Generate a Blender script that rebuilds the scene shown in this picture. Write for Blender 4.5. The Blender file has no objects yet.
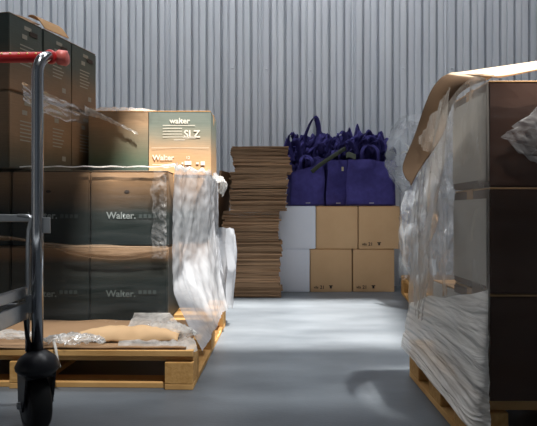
import bpy, bmesh, math, random
from mathutils import Vector, Matrix, noise
random.seed(7)
sc = bpy.context.scene
COL = sc.collection
PI = math.pi

# ------------------------------------------------------------------ tagging
def tag(o, label, cat, group=None, kind=None):
    o['label'] = label
    o['category'] = cat
    if group: o['group'] = group
    if kind: o['kind'] = kind
    return o

def thing(name, label, cat, loc=(0, 0, 0), rotz=0.0, group=None):
    o = bpy.data.objects.new(name, None)
    COL.objects.link(o)
    o.empty_display_size = 0.1
    o.location = loc
    o.rotation_euler = (0, 0, rotz)
    return tag(o, label, cat, group)

def struct(o):
    o['kind'] = 'structure'
    return o

def dup(root, loc, rotz, label, group=None):
    r = root.copy(); COL.objects.link(r)
    r.location = loc; r.rotation_euler = (0, 0, rotz)
    r['label'] = label
    if group: r['group'] = group
    for ch in list(root.children):
        c = ch.copy(); COL.objects.link(c); c.parent = r
        for g in list(ch.children):
            d = g.copy(); COL.objects.link(d); d.parent = c
    return r

# ------------------------------------------------------------------ materials
def new_mat(name):
    m = bpy.data.materials.new(name); m.use_nodes = True
    nt = m.node_tree; nt.nodes.clear()
    out = nt.nodes.new('ShaderNodeOutputMaterial')
    return m, nt, out

def N(nt, t, **kw):
    n = nt.nodes.new(t)
    for k, v in kw.items(): setattr(n, k, v)
    return n

def rgb(r, g, b):
    f = lambda c: ((c / 255 + 0.055) / 1.055) ** 2.4 if c > 10 else c / 255 / 12.92
    return (f(r), f(g), f(b), 1)

def surf(name, c1, c2=None, rough=0.6, metal=0.0, scale=8.0, stretch=(1, 1, 1), bump=0.0, bump_scale=40.0, detail=4.0, coord='Object', spec=0.5, sheen=0):
    m, nt, out = new_mat(name)
    b = N(nt, 'ShaderNodeBsdfPrincipled')
    b.inputs['Roughness'].default_value = rough
    b.inputs['Metallic'].default_value = metal
    b.inputs['Specular IOR Level'].default_value = spec
    tc = N(nt, 'ShaderNodeTexCoord'); mp = N(nt, 'ShaderNodeMapping')
    mp.inputs['Scale'].default_value = stretch
    nt.links.new(tc.outputs[coord], mp.inputs['Vector'])
    nz = N(nt, 'ShaderNodeTexNoise'); nz.inputs['Scale'].default_value = scale; nz.inputs['Detail'].default_value = detail
    nt.links.new(mp.outputs[0], nz.inputs['Vector'])
    rp = N(nt, 'ShaderNodeValToRGB')
    rp.color_ramp.elements[0].position = 0.3; rp.color_ramp.elements[1].position = 0.7
    rp.color_ramp.elements[0].color = c1; rp.color_ramp.elements[1].color = c2 or c1
    nt.links.new(nz.outputs['Fac'], rp.inputs[0])
    nt.links.new(rp.outputs[0], b.inputs['Base Color'])
    if bump:
        n2 = N(nt, 'ShaderNodeTexNoise'); n2.inputs['Scale'].default_value = bump_scale; n2.inputs['Detail'].default_value = 3
        nt.links.new(mp.outputs[0], n2.inputs['Vector'])
        bp = N(nt, 'ShaderNodeBump'); bp.inputs['Strength'].default_value = bump; bp.inputs['Distance'].default_value = 0.01
        nt.links.new(n2.outputs['Fac'], bp.inputs['Height'])
        nt.links.new(bp.outputs[0], b.inputs['Normal'])
    nt.links.new(b.outputs[0], out.inputs[0])
    return m

def printed(name, stops, wob=0.12, rough=0.55):
    """kraft board with a sprayed colour print that fades over the carton's own height (Generated z)."""
    m, nt, out = new_mat(name)
    b = N(nt, 'ShaderNodeBsdfPrincipled'); b.inputs['Roughness'].default_value = rough
    b.inputs['Specular IOR Level'].default_value = 0.3
    tc = N(nt, 'ShaderNodeTexCoord'); sp = N(nt, 'ShaderNodeSeparateXYZ')
    nt.links.new(tc.outputs['Generated'], sp.inputs[0])
    nz = N(nt, 'ShaderNodeTexNoise'); nz.inputs['Scale'].default_value = 2.2; nz.inputs['Detail'].default_value = 3
    nt.links.new(tc.outputs['Generated'], nz.inputs['Vector'])
    a = N(nt, 'ShaderNodeMath', operation='MULTIPLY_ADD')
    a.inputs[1].default_value = wob * 2; 
    nt.links.new(nz.outputs['Fac'], a.inputs[0])
    s = N(nt, 'ShaderNodeMath', operation='SUBTRACT'); s.inputs[1].default_value = wob
    nt.links.new(sp.outputs['Z'], s.inputs[0]); nt.links.new(s.outputs[0], a.inputs[2])
    rp = N(nt, 'ShaderNodeValToRGB'); cr = rp.color_ramp
    while len(cr.elements) < len(stops): cr.elements.new(0.5)
    for e, (p, c) in zip(cr.elements, stops): e.position = p; e.color = c
    nt.links.new(a.outputs[0], rp.inputs[0])
    # fine horizontal flute lines
    mp = N(nt, 'ShaderNodeMapping'); mp.inputs['Scale'].default_value = (2, 2, 60)
    nt.links.new(tc.outputs['Generated'], mp.inputs[0])
    n2 = N(nt, 'ShaderNodeTexNoise'); n2.inputs['Scale'].default_value = 1.5
    nt.links.new(mp.outputs[0], n2.inputs['Vector'])
    mx = N(nt, 'ShaderNodeMix', data_type='RGBA', blend_type='OVERLAY'); mx.inputs[0].default_value = 0.22
    nt.links.new(rp.outputs[0], mx.inputs[6]); nt.links.new(n2.outputs['Fac'], mx.inputs[7])
    nt.links.new(mx.outputs[2], b.inputs['Base Color'])
    nt.links.new(b.outputs[0], out.inputs[0])
    return m

def film_mat(name, white=(0.85, 0.87, 0.9), lo=0.05, hi=0.6, scale=6.0, stretch=(1, 1, 1), gloss=0.12, bump=0.6, bscale=18, transl=0.5, shine=0.5):
    m, nt, out = new_mat(name)
    tc = N(nt, 'ShaderNodeTexCoord'); mp = N(nt, 'ShaderNodeMapping'); mp.inputs['Scale'].default_value = stretch
    nt.links.new(tc.outputs['Object'], mp.inputs[0])
    nz = N(nt, 'ShaderNodeTexNoise'); nz.inputs['Scale'].default_value = scale; nz.inputs['Detail'].default_value = 5
    nz.inputs['Distortion'].default_value = 0.6
    nt.links.new(mp.outputs[0], nz.inputs['Vector'])
    n2 = N(nt, 'ShaderNodeTexNoise'); n2.inputs['Scale'].default_value = bscale; n2.inputs['Detail'].default_value = 4
    n2.inputs['Distortion'].default_value = 1.2
    nt.links.new(mp.outputs[0], n2.inputs['Vector'])
    bp = N(nt, 'ShaderNodeBump'); bp.inputs['Strength'].default_value = bump; bp.inputs['Distance'].default_value = 0.02
    nt.links.new(n2.outputs['Fac'], bp.inputs['Height'])
    df = N(nt, 'ShaderNodeBsdfDiffuse'); df.inputs[0].default_value = (*white, 1)
    tl = N(nt, 'ShaderNodeBsdfTranslucent'); tl.inputs[0].default_value = (*white, 1)
    gl = N(nt, 'ShaderNodeBsdfGlossy'); gl.inputs['Roughness'].default_value = gloss
    tr = N(nt, 'ShaderNodeBsdfTransparent'); tr.inputs[0].default_value = (0.97, 0.97, 0.97, 1)
    for s in (df, tl, gl): nt.links.new(bp.outputs[0], s.inputs['Normal'])
    m1 = N(nt, 'ShaderNodeMixShader'); m1.inputs[0].default_value = transl
    nt.links.new(df.outputs[0], m1.inputs[1]); nt.links.new(tl.outputs[0], m1.inputs[2])
    fr = N(nt, 'ShaderNodeMapRange'); fr.inputs[1].default_value = 0.32; fr.inputs[2].default_value = 0.7
    fr.inputs[3].default_value = lo; fr.inputs[4].default_value = hi
    nt.links.new(nz.outputs['Fac'], fr.inputs[0])
    m2 = N(nt, 'ShaderNodeMixShader')
    nt.links.new(fr.outputs[0], m2.inputs[0]); nt.links.new(tr.outputs[0], m2.inputs[1]); nt.links.new(m1.outputs[0], m2.inputs[2])
    lw = N(nt, 'ShaderNodeLayerWeight'); lw.inputs[0].default_value = 0.25
    nt.links.new(bp.outputs[0], lw.inputs['Normal'])
    ml = N(nt, 'ShaderNodeMath', operation='MULTIPLY'); ml.inputs[1].default_value = shine * 0.45; ml.use_clamp = True
    nt.links.new(lw.outputs['Fresnel'], ml.inputs[0])
    m3 = N(nt, 'ShaderNodeMixShader')
    nt.links.new(ml.outputs[0], m3.inputs[0]); nt.links.new(m2.outputs[0], m3.inputs[1]); nt.links.new(gl.outputs[0], m3.inputs[2])
    nt.links.new(m3.outputs[0], out.inputs[0])
    return m

M = {}
M['floor'] = surf('concrete', rgb(74, 80, 86), rgb(102, 108, 114), rough=0.45, scale=1.8, stretch=(1, 2.2, 1), detail=9, bump=0.08, bump_scale=60)
M['wall'] = surf('galvanised_sheet', rgb(194, 199, 206), rgb(212, 216, 222), rough=0.5, metal=0.2, scale=2.0, stretch=(3, 1, 0.5))
M['plain'] = surf('painted_panel', rgb(150, 150, 150), rgb(160, 160, 160), rough=0.8)
m_, nt_, out_ = new_mat('sun_dimming_sheet')  # see-through tint, there only to dim the sun
tr_ = N(nt_, 'ShaderNodeBsdfTransparent'); tr_.inputs[0].default_value = (0.36, 0.37, 0.38, 1)
nt_.links.new(tr_.outputs[0], out_.inputs[0]); M['sun_dimming'] = m_
M['kraft'] = surf('kraft_board', rgb(200, 164, 124), rgb(208, 173, 133), rough=0.75, scale=5, spec=0.2)
M['kraft_flap'] = surf('kraft_board_flap', rgb(180, 142, 98), rgb(190, 150, 108), rough=0.75, spec=0.2)
M['white_box'] = surf('white_board', rgb(222, 227, 238), rgb(228, 232, 242), rough=0.6, scale=5, spec=0.3)
M['tape'] = surf('packing_tape', rgb(176, 136, 90), rgb(186, 146, 100), rough=0.25)
M['ink'] = surf('dark_ink', rgb(48, 36, 28), rough=0.7)
M['sheet'] = surf('brown_corrugated', rgb(150, 120, 94), rgb(170, 138, 109), rough=0.85, scale=4, stretch=(1, 1, 8), spec=0.1)
M['sheet_b'] = surf('brown_corrugated_dark', rgb(136, 110, 86), rgb(158, 128, 101), rough=0.85, scale=4, stretch=(1, 1, 8), spec=0.1)
M['lean'] = surf('leaning_board', rgb(150, 122, 98), rgb(168, 140, 114), rough=0.85, scale=4, spec=0.1)
M['wood'] = surf('pallet_pine', rgb(186, 140, 84), rgb(214, 170, 112), rough=0.75, scale=5, stretch=(1, 1, 1), bump=0.15, bump_scale=30, detail=6, spec=0.2)
M['block'] = surf('pressed_wood_block', rgb(184, 138, 80), rgb(206, 162, 104), rough=0.85, scale=60, bump=0.2, bump_scale=120, spec=0.2)
M['nail'] = surf('nail_steel', rgb(70, 68, 66), rough=0.5, metal=0.8)
M['tote'] = surf('navy_nonwoven', rgb(52, 48, 104), rgb(62, 57, 120), rough=0.8, scale=30, bump=0.15, bump_scale=260, spec=0.25)
M['tote_dark'] = surf('navy_nonwoven_strap', rgb(44, 41, 92), rgb(52, 48, 106), rough=0.8, scale=30, bump=0.15, bump_scale=200, spec=0.2)
M['olive'] = surf('olive_strap', rgb(52, 58, 48), rgb(64, 70, 58), rough=0.8)
M['label'] = surf('pale_label', rgb(196, 196, 190), rough=0.6)
M['tan_tag'] = surf('tan_tag', rgb(170, 160, 130), rough=0.6)
M['chrome'] = surf('chrome_tube', rgb(190, 192, 196), rgb(176, 178, 182), rough=0.16, metal=1.0)
M['steel'] = surf('zinc_steel', rgb(150, 154, 158), rgb(172, 174, 176), rough=0.32, metal=0.9, scale=14, bump=0.05)
M['red'] = surf('red_plastic', rgb(176, 22, 24), rgb(190, 28, 28), rough=0.35)
M['pink'] = surf('red_end_cap_plastic', rgb(204, 92, 84), rgb(212, 102, 92), rough=0.4)
M['pale_yellow'] = surf('pale_yellow_pip', rgb(236, 206, 120), rough=0.4)
M['black'] = surf('black_plastic', rgb(20, 20, 26), rgb(28, 28, 36), rough=0.4)
M['rubber'] = surf('black_rubber', rgb(14, 14, 15), rgb(22, 22, 22), rough=0.6)
M['grey_core'] = surf('wheel_core', rgb(60, 60, 64), rough=0.5)
M['silver_ink'] = surf('silver_print', rgb(138, 138, 128), rough=0.6)
M['pale_ink'] = surf('pale_print', rgb(196, 190, 178), rough=0.6)
M['print_ink'] = surf('grey_print', rgb(124, 132, 132), rough=0.6)
M['faint_ink'] = surf('faint_print', rgb(58, 68, 68), rough=0.6)
M['dim_ink'] = surf('dim_print', rgb(86, 96, 96), rough=0.6)
TAN = rgb(172, 134, 96); GRN = rgb(64, 76, 66); DRK = rgb(36, 46, 46)
M['print_dark_base'] = printed('print_dark_base', [(0.0, rgb(26, 36, 38)), (0.44, rgb(36, 44, 42)), (0.66, rgb(92, 74, 56)), (0.88, rgb(136, 108, 80)), (1.0, rgb(142, 114, 86))], wob=0.08, rough=0.5)
M['print_mostly_dark'] = printed('print_mostly_dark', [(0.0, rgb(24, 34, 36)), (0.55, rgb(32, 40, 40)), (0.78, rgb(48, 48, 42)), (0.90, rgb(110, 86, 64)), (1.0, rgb(130, 104, 78))], wob=0.05, rough=0.5)
M['print_green_base'] = printed('print_green_base', [(0.0, rgb(60, 76, 76)), (0.25, rgb(70, 86, 72)), (0.6, rgb(112, 102, 84)), (0.8, rgb(142, 118, 92)), (1.0, rgb(146, 122, 96))])
M['print_green_top'] = printed('print_green_top', [(0.0, rgb(184, 148, 110)), (0.3, rgb(174, 140, 105)), (0.62, rgb(118, 116, 102)), (0.8, rgb(98, 106, 98)), (1.0, rgb(98, 106, 100))], wob=0.10)
M['print_dark_top'] = printed('print_dark_top', [(0.0, rgb(132, 106, 82)), (0.35, rgb(112, 96, 78)), (0.62, rgb(76, 82, 76)), (1.0, rgb(68, 78, 76))], wob=0.1)
M['print_tan'] = printed('print_tan', [(0.0, rgb(70, 72, 64)), (0.25, rgb(96, 84, 66)), (0.5, rgb(130, 106, 82)), (1.0, rgb(136, 112, 88))], wob=0.1)
M['brown_box'] = surf('brown_board_shaded', rgb(62, 40, 28), rgb(72, 47, 33), rough=0.6, scale=4, spec=0.3)  # brown lowered to hold the shade of the unlit fronts
M['red_brown_box'] = surf('red_brown_board_shaded', rgb(54, 31, 20), rgb(64, 38, 25), rough=0.6, scale=4, spec=0.3)  # red-brown lowered likewise to look shaded
M['grey_box'] = surf('pale_grey_board', rgb(168, 166, 160), rgb(180, 176, 168), rough=0.6, scale=4, spec=0.3)
M['sunlit_board'] = surf('sunlit_board', rgb(186, 164, 138), rgb(196, 174, 148), rough=0.7, scale=4, spec=0.2)  # kraft lightened to look sunlit on the cover's top
M['shaded_flap'] = surf('shaded_flap', rgb(80, 63, 48), rgb(90, 71, 54), rough=0.85, scale=4, spec=0.1)  # the same cover's board, darkened where it droops into shade
M['flap_sheet'] = surf('brown_flap_board', rgb(146, 116, 87), rgb(158, 127, 97), rough=0.8, scale=4, spec=0.2)
M['film_clear'] = film_mat('clear_stretch_film', lo=0.0, hi=0.035, scale=3, stretch=(1, 1, 9), gloss=0.2, bump=0.25, bscale=5, shine=0.8)
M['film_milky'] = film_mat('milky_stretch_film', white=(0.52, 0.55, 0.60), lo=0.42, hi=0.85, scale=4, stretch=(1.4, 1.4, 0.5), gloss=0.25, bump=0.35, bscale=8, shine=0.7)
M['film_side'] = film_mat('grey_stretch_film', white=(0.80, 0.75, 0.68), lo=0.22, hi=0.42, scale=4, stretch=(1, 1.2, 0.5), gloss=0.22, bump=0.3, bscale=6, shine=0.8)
M['film_skirt'] = film_mat('layered_stretch_film', white=(0.95, 0.93, 0.89), lo=0.55, hi=0.97, scale=5, stretch=(1, 0.35, 3.5), gloss=0.22, bump=0.9, bscale=8, transl=0.3, shine=1.2)
M['film_bag'] = film_mat('crumpled_clear_film', white=(0.82, 0.87, 0.92), lo=0.04, hi=0.36, scale=5, gloss=0.18, bump=0.4, bscale=7, shine=0.9)
M['film_tan'] = film_mat('creased_film', white=(0.40, 0.29, 0.20), lo=0.2, hi=0.7, scale=3, stretch=(0.5, 1, 6), gloss=0.25, bump=0.3, bscale=6, shine=0.6)
M['film_glint'] = film_mat('glint_film', lo=0.0, hi=0.22, scale=16, gloss=0.2, bump=0.5, bscale=20, shine=0.6)
M['film_rope'] = film_mat('bunched_film', white=(0.9, 0.9, 0.88), lo=0.25, hi=0.75, scale=12, gloss=0.22, bump=0.5, bscale=20, shine=0.9)
M['film_glare'] = film_mat('glare_film', white=(0.85, 0.87, 0.9), lo=0.02, hi=0.62, scale=9, stretch=(0.5, 1, 1.8), gloss=0.2, bump=0.6, bscale=9, shine=1.2)  # whitened so the film seems to catch the sun

# ------------------------------------------------------------------ mesh helpers
def link(name, bm, mat, parent=None, smooth=False, loc=None):
    me = bpy.data.meshes.new(name)
    bmesh.ops.recalc_face_normals(bm, faces=bm.faces)
    bm.to_mesh(me); bm.free()
    for m in (mat if isinstance(mat, (list, tuple)) else [mat]): me.materials.append(m)
    if smooth:
        for p in me.polygons: p.use_smooth = True
    o = bpy.data.objects.new(name, me); COL.objects.link(o)
    if parent: o.parent = parent
    if loc: o.location = loc
    return o

def abox(bm, lo, hi, bevel=0.0, mat=None, idx=0):
    g = bmesh.ops.create_cube(bm, size=1.0)
    vs = g['verts']
    lo = Vector(lo); hi = Vector(hi)
    for v in vs:
        v.co = Vector((lo[i] + (v.co[i] + 0.5) * (hi[i] - lo[i]) for i in range(3)))
    fs = list({f for v in vs for f in v.link_faces})
    for f in fs: f.material_index = idx
    if bevel:
        es = list({e for f in fs for e in f.edges})
        r = bmesh.ops.bevel(bm, geom=es, offset=bevel, segments=2, affect='EDGES', profile=0.5)
        vs = list({v for f in r['faces'] for v in f.verts} | {v for v in vs if v.is_valid})
    if mat is not None:
        for v in vs: v.co = mat @ v.co
    return vs

def tube(bm, pts, r, seg=14, cap=True, radii=None):
    pts = [Vector(p) for p in pts]
    rings = []
    prev = None
    for i, p in enumerate(pts):
        t = (pts[min(i + 1, len(pts) - 1)] - pts[max(i - 1, 0)]).normalized()
        if prev is None:
            a = Vector((0, 0, 1)) if abs(t.z) < 0.9 else Vector((1, 0, 0))
            u = t.cross(a).normalized()
        else:
            u = (prev - t * prev.dot(t)).normalized()
        prev = u
        w = t.cross(u)
        rr = radii[i] if radii else r
        rings.append([bm.verts.new(p + (u * math.cos(k * 2 * PI / seg) + w * math.sin(k * 2 * PI / seg)) * rr) for k in range(seg)])
    for a, b in zip(rings, rings[1:]):
        for k in range(seg):
            bm.faces.new((a[k], a[(k + 1) % seg], b[(k + 1) % seg], b[k]))
    if cap:
        bm.faces.new(rings[0][::-1]); bm.faces.new(rings[-1])

def lathe(bm, prof, seg=28, mat=None):
    rings = []
    for r, z in prof:
        rings.append([bm.verts.new(Vector((r * math.cos(k * 2 * PI / seg), r * math.sin(k * 2 * PI / seg), z))) for k in range(seg)])
    for a, b in zip(rings, rings[1:]):
        for k in range(seg):
            bm.faces.new((a[k], a[(k + 1) % seg], b[(k + 1) % seg], b[k]))
    bm.faces.new(rings[0][::-1]); bm.faces.new(rings[-1])
    if mat is not None:
        for rg in rings:
            for v in rg: v.co = mat @ v.co

def grid(bm, fn, nu, nv, th=0.0, idx=0):
    """surface from fn(u,v) -> Vector; th > 0 gives the sheet its thickness"""
    P = [[Vector(fn(i / nu, j / nv)) for j in range(nv + 1)] for i in range(nu + 1)]
    def nrm(i, j):
        a = P[min(i + 1, nu)][j] - P[max(i - 1, 0)][j]
        b = P[i][min(j + 1, nv)] - P[i][max(j - 1, 0)]
        n = a.cross(b)
        return n.normalized() if n.length > 1e-9 else Vector((0, 0, 1))
    A = [[bm.verts.new(P[i][j]) for j in range(nv + 1)] for i in range(nu + 1)]
    for i in range(nu):
        for j in range(nv):
            f = bm.faces.new((A[i][j], A[i + 1][j], A[i + 1][j + 1], A[i][j + 1])); f.material_index = idx
    if th:
        B = [[bm.verts.new(P[i][j] - nrm(i, j) * th) for j in range(nv + 1)] for i in range(nu + 1)]
        for i in range(nu):
            for j in range(nv):
                f = bm.faces.new((B[i][j + 1], B[i + 1][j + 1], B[i + 1][j], B[i][j])); f.material_index = idx
        bd = [(i, 0) for i in range(nu)] + [(nu, j) for j in range(nv)] + [(i, nv) for i in range(nu, 0, -1)] + [(0, j) for j in range(nv, 0, -1)]
        for a, b in zip(bd, bd[1:] + bd[:1]):
            f = bm.faces.new((A[a[0]][a[1]], B[a[0]][a[1]], B[b[0]][b[1]], A[b[0]][b[1]])); f.material_index = idx

def nz(p, s=1.0):
    return noise.noise(Vector(p) * s)

def ridge(p, s=1.0):
    return 1 - 2 * abs(noise.noise(Vector(p) * s))

def lerp(a, b, t): return a + (b - a) * t

def text_into(bm, body, size, mat4, depth=0.0):
    """lettering as a mesh laid through matrix mat4 (text in its XY plane)"""
    cu = bpy.data.curves.new('lettering', 'FONT'); cu.body = body; cu.size = size; cu.extrude = depth
    cu.resolution_u = 3; cu.offset = size * 0.022
    ob = bpy.data.objects.new('lettering', cu); COL.objects.link(ob)
    dg = bpy.context.evaluated_depsgraph_get()
    me = bpy.data.meshes.new_from_object(ob.evaluated_get(dg))
    me.transform(mat4)
    bm.from_mesh(me)
    bpy.data.objects.remove(ob); bpy.data.meshes.remove(me); bpy.data.curves.remove(cu)

# ------------------------------------------------------------------ setting
def build_setting():
    bm = bmesh.new()
    grid(bm, lambda u, v: (lerp(-5, 5, u), lerp(-3.0, 5.12, v), 0), 20, 20)
    struct(link('floor', bm, M['floor']))
    # corrugated back wall: sheet grooves shaped narrow and deep so shade darkens them
    bm = bmesh.new()
    yw = 5.02; per = 0.131; xs = []
    x = -5.0; k = 0
    prof = []
    while x < 5.0:
        prof += [(x, 0.0), (x + 0.047, 0.0), (x + 0.051, 0.045), (x + 0.070, 0.045), (x + 0.074, 0.0), (x + 0.112, 0.0), (x + 0.116, 0.018), (x + 0.126, 0.018)]
        x += per; k += 1
        if k % 6 == 0:      # lap of two sheets
            prof += [(x, 0.0), (x + 0.010, -0.004), (x + 0.020, 0.0), (x + 0.024, 0.014), (x + 0.034, 0.014)]
            x += 0.040
    bot = [bm.verts.new((px, yw + d, 0)) for px, d in prof]
    top = [bm.verts.new((px, yw + d, 5.4)) for px, d in prof]
    for i in range(len(prof) - 1):
        bm.faces.new((bot[i], bot[i + 1], top[i + 1], top[i]))
    # fixing screws in rows
    for zr in (1.93, 0.4, 3.4):
        for i in range(-12, 13):
            cx = i * 0.131 * 3 + 0.03
            # snap to a raised flat
            best = min((prof[q] for q in range(len(prof) - 1) if prof[q][1] == 0.0 and prof[q + 1][1] == 0.0 and prof[q + 1][0] - prof[q][0] > 0.042), key=lambda p: abs(p[0] + 0.026 - cx))
            lathe(bm, [(0.009, 0), (0.009, 0.003), (0.006, 0.007), (0.002, 0.008)], 8,
                  Matrix.Translation((best[0] + 0.026, yw - 0.0005, zr + 0.01 * math.sin(i * 5))) @ Matrix.Rotation(PI / 2, 4, 'X'))
    struct(link('wall_back', bm, M['wall']))
    for side, s in (('left', -1), ('right', 1)):
        bm = bmesh.new()
        abox(bm, (s * 5.0 - 0.05, -3.0, 0), (s * 5.0 + 0.05, 5.1, 5.4))
        struct(link('wall_' + side, bm, M['plain']))
    # unseen ceiling; its opening is shaped to place the sun patches
    (hx0, hx1, hy0, hy1) = HOLE
    bm = bmesh.new()
    z0, z1 = 5.4, 5.5
    for lo, hi in (((-5, -3), (5, TINT[2])), ((-5, TINT[2]), (TINT[0], hy0)), ((TINT[1], TINT[2]), (5, hy0)), ((-5, hy1), (5, 5.12)), ((-5, hy0), (hx0, hy1)), ((HX1B + 0.001, hy0), (5, hy1))):
        abox(bm, (*lo, z0), (*hi, z1))
    q = [(hx1, hy0), (HX1B, hy0), (HX1B, hy1), (HX1B - 0.001, hy1)]
    lo_ = [bm.verts.new((x, y, z0)) for x, y in q]; hi_ = [bm.verts.new((x, y, z1)) for x, y in q]
    bm.faces.new(lo_); bm.faces.new(hi_[::-1])
    for a in range(4):
        b = (a + 1) % 4
        bm.faces.new((lo_[a], lo_[b], hi_[b], hi_[a]))
    struct(link('ceiling', bm, M['plain']))
    bm = bmesh.new()      # unseen sheet added to weaken the sun on the near floor
    abox(bm, (TINT[0] + 0.002, TINT[2] + 0.002, z0 + 0.02), (TINT_X, hy0 - 0.002, z0 + 0.03))
    struct(link('sun_dimmer_1', bm, M['sun_dimming']))
    bm = bmesh.new()  # second added sheet, dims the sun beside the right stack
    abox(bm, (TINT_X + 0.004, TINT_Y, z0 + 0.02), (TINT[1] - 0.002, hy0 - 0.002, z0 + 0.03))
    struct(link('sun_dimmer_2', bm, M['sun_dimming']))

SUN = Vector((-0.17, 0.35, -0.92)).normalized()
def up_to_ceiling(x, y, z=0.0):
    t = (5.4 - z) / -SUN.z
    return x - SUN.x * t, y - SUN.y * t
hx0, hy0 = up_to_ceiling(-0.95, 2.72)
hx1 = up_to_ceiling(0.72, 2.72)[0]
HX1B, hy1 = up_to_ceiling(0.92, 4.20)
HOLE = (hx0, hx1, hy0, hy1)
TINT = (up_to_ceiling(-1.9, 1.83)[0], up_to_ceiling(1.3, 1.83)[0], up_to_ceiling(0, 1.83)[1])
TINT_X = up_to_ceiling(0.42, 1.85)[0]
TINT_Y = up_to_ceiling(0, 2.32)[1]
build_setting()

# ------------------------------------------------------------------ pallets
def make_pallet(name, label, W, D, loc, rotz, blocks_x=None, H=0.144):
    """origin at the centre of the footprint; W along x, D along y; deck boards run along x"""
    t = thing(name, label, 'pallet', loc, rotz, None)
    bw = 0.105
    xs = [-W / 2 + bw / 2, 0, W / 2 - bw / 2]
    ys = [-D / 2 + 0.07, 0, D / 2 - 0.07]
    for x in xs:                                   # bottom boards along y
        bm = bmesh.new(); abox(bm, (x - bw / 2, -D / 2, 0.0), (x + bw / 2, D / 2, 0.02), 0.002)
        link('bottom_board', bm, M['wood'], t)
    for y in (ys[0], ys[2]):
        for a, b in ((0, 1), (1, 2)):
            bm = bmesh.new(); abox(bm, (xs[a] + bw / 2 + 0.001, y - 0.05, 0.0), (xs[b] - bw / 2 - 0.001, y + 0.05, 0.02), 0.002)
            link('bottom_board', bm, M['wood'], t)
    for x in xs:
        for y in ys:
            bm = bmesh.new(); abox(bm, (x - bw / 2, y - 0.07, 0.0205), (x + bw / 2, y + 0.07, 0.101), 0.003)
            link('block', bm, M['block'], t)
    for y in ys:
        bm = bmesh.new(); abox(bm, (-W / 2, y - 0.05, 0.1015), (W / 2, y + 0.05, 0.1215), 0.002)
        link('stringer_board', bm, M['wood'], t)
    n = 7; dw = 0.1
    for i in range(n):
        y = -D / 2 + dw / 2 + i * (D - dw) / (n - 1)
        bm = bmesh.new(); abox(bm, (-W / 2, y - dw / 2, 0.122), (W / 2, y + dw / 2, H), 0.002)
        for x in xs:
            for dx in (-0.025, 0.025):
                lathe(bm, [(0.004, 0), (0.004, 0.0012)], 8, Matrix.Translation((x + dx, y, H - 0.0004)))
        link('deck_board', bm, M['wood'], t)
    return t

r1 = -math.radians(1.4)
PW, PD = 1.26, 1.2
# front-right corner at (-0.277, 2.07)
def corner_to_centre(cx, cy, W, D, r, sx=-1, sy=1):
    v = Matrix.Rotation(r, 2) @ Vector((sx * W / 2, sy * D / 2))
    return cx + v.x, cy + v.y
px, py = corner_to_centre(-0.277, 2.07, PW, PD, r1)
make_pallet('pallet', 'pine block pallet under the film-wrapped stack of dark printed cartons', PW, PD, (px, py, 0), r1)
# right pallet: rear-left corner (0.568, 2.25)
r2 = -math.radians(0.6)
px2, py2 = corner_to_centre(0.562, 2.25, 1.0, 0.70, r2, 1, -1)
make_pallet('pallet', 'pine block pallet in shade under the tall film-shrouded stack at the right', 1.0, 0.70, (px2, py2, 0), r2)
# back right pallet, near-left corner (0.947,3.525) rear-left (1.08,4.58)
r3 = -math.radians(7.0)
px3, py3 = corner_to_centre(0.947, 3.525, 1.0, 1.06, r3, 1, 1)
make_pallet('pallet', 'pine block pallet against the back wall carrying only crumpled clear plastic', 1.0, 1.06, (px3, py3, 0), r3)

# ------------------------------------------------------------------ cartons
def carton_body(w, d, h, bulge=0.004, seed=0):
    bm = bmesh.new()
    bmesh.ops.create_cube(bm, size=1.0)
    bmesh.ops.bevel(bm, geom=list(bm.edges), offset=0.012, segments=2, affect='EDGES')
    bmesh.ops.subdivide_edges(bm, edges=[e for e in bm.edges if e.calc_length() > 0.5], cuts=6, use_grid_fill=True)
    for v in bm.verts:
        x, y, z = v.co
        fx = math.cos(x * PI); fy = math.cos(y * PI); fz = math.cos(z * PI)
        n = noise.noise(Vector((x * 3 + seed * 7.3, y * 3, z * 3))) * 0.0015
        v.co = Vector((x * w, y * d, (z + 0.5) * h))
        v.co.x += math.copysign(bulge * max(fy, 0) * max(fz, 0) + n, x) if abs(x) > 0.49 else 0
        v.co.y += math.copysign(bulge * max(fx, 0) * max(fz, 0) + n, y) if abs(y) > 0.49 else 0
    return bm

def make_carton(name, label, w, d, h, mat, flap_mat, loc, rotz=0, group=None, seed=0, cat='carton', flaps=True, tape=True):
    t = thing(name, label, cat, loc, rotz, group)
    link('body', carton_body(w, d, h - 0.006, seed=seed), mat, t, smooth=False)
    if flaps:
        for s in (-1, 1):
            bm = bmesh.new()
            y0, y1 = (0.002, d / 2 - 0.002) if s > 0 else (-d / 2 + 0.002, -0.002)
            abox(bm, (-w / 2 + 0.002, y0, h - 0.0055), (w / 2 - 0.002, y1, h - 0.001), 0.0015)
            link('top_flap', bm, flap_mat, t)
    if tape:
        bm = bmesh.new()
        abox(bm, (-w / 2 - 0.0015, -0.025, h - 0.0009), (w / 2 + 0.0015, 0.025, h - 0.0002))
        for s in (-1, 1):
            x0, x1 = sorted((s * (w / 2 + 0.0002), s * (w / 2 + 0.0015)))
            abox(bm, (x0, -0.025, h - 0.07), (x1, 0.025, h - 0.0009))
        link('tape', bm, M['tape'], t)
    return t

FRONT = lambda x, y, z: Matrix.Translation((x, y, z)) @ Matrix.Rotation(PI / 2, 4, 'X')
def flat_rect(bm, x0, x1, z0, z1, y):
    vs = [bm.verts.new(p) for p in ((x0, y, z0), (x1, y, z0), (x1, y, z1), (x0, y, z1))]
    bm.faces.new(vs)
RIGHT = lambda x, y, z: Matrix.Translation((x, y, z)) @ Matrix.Rotation(PI / 2, 4, 'Z') @ Matrix.Rotation(PI / 2, 4, 'X')

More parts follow.
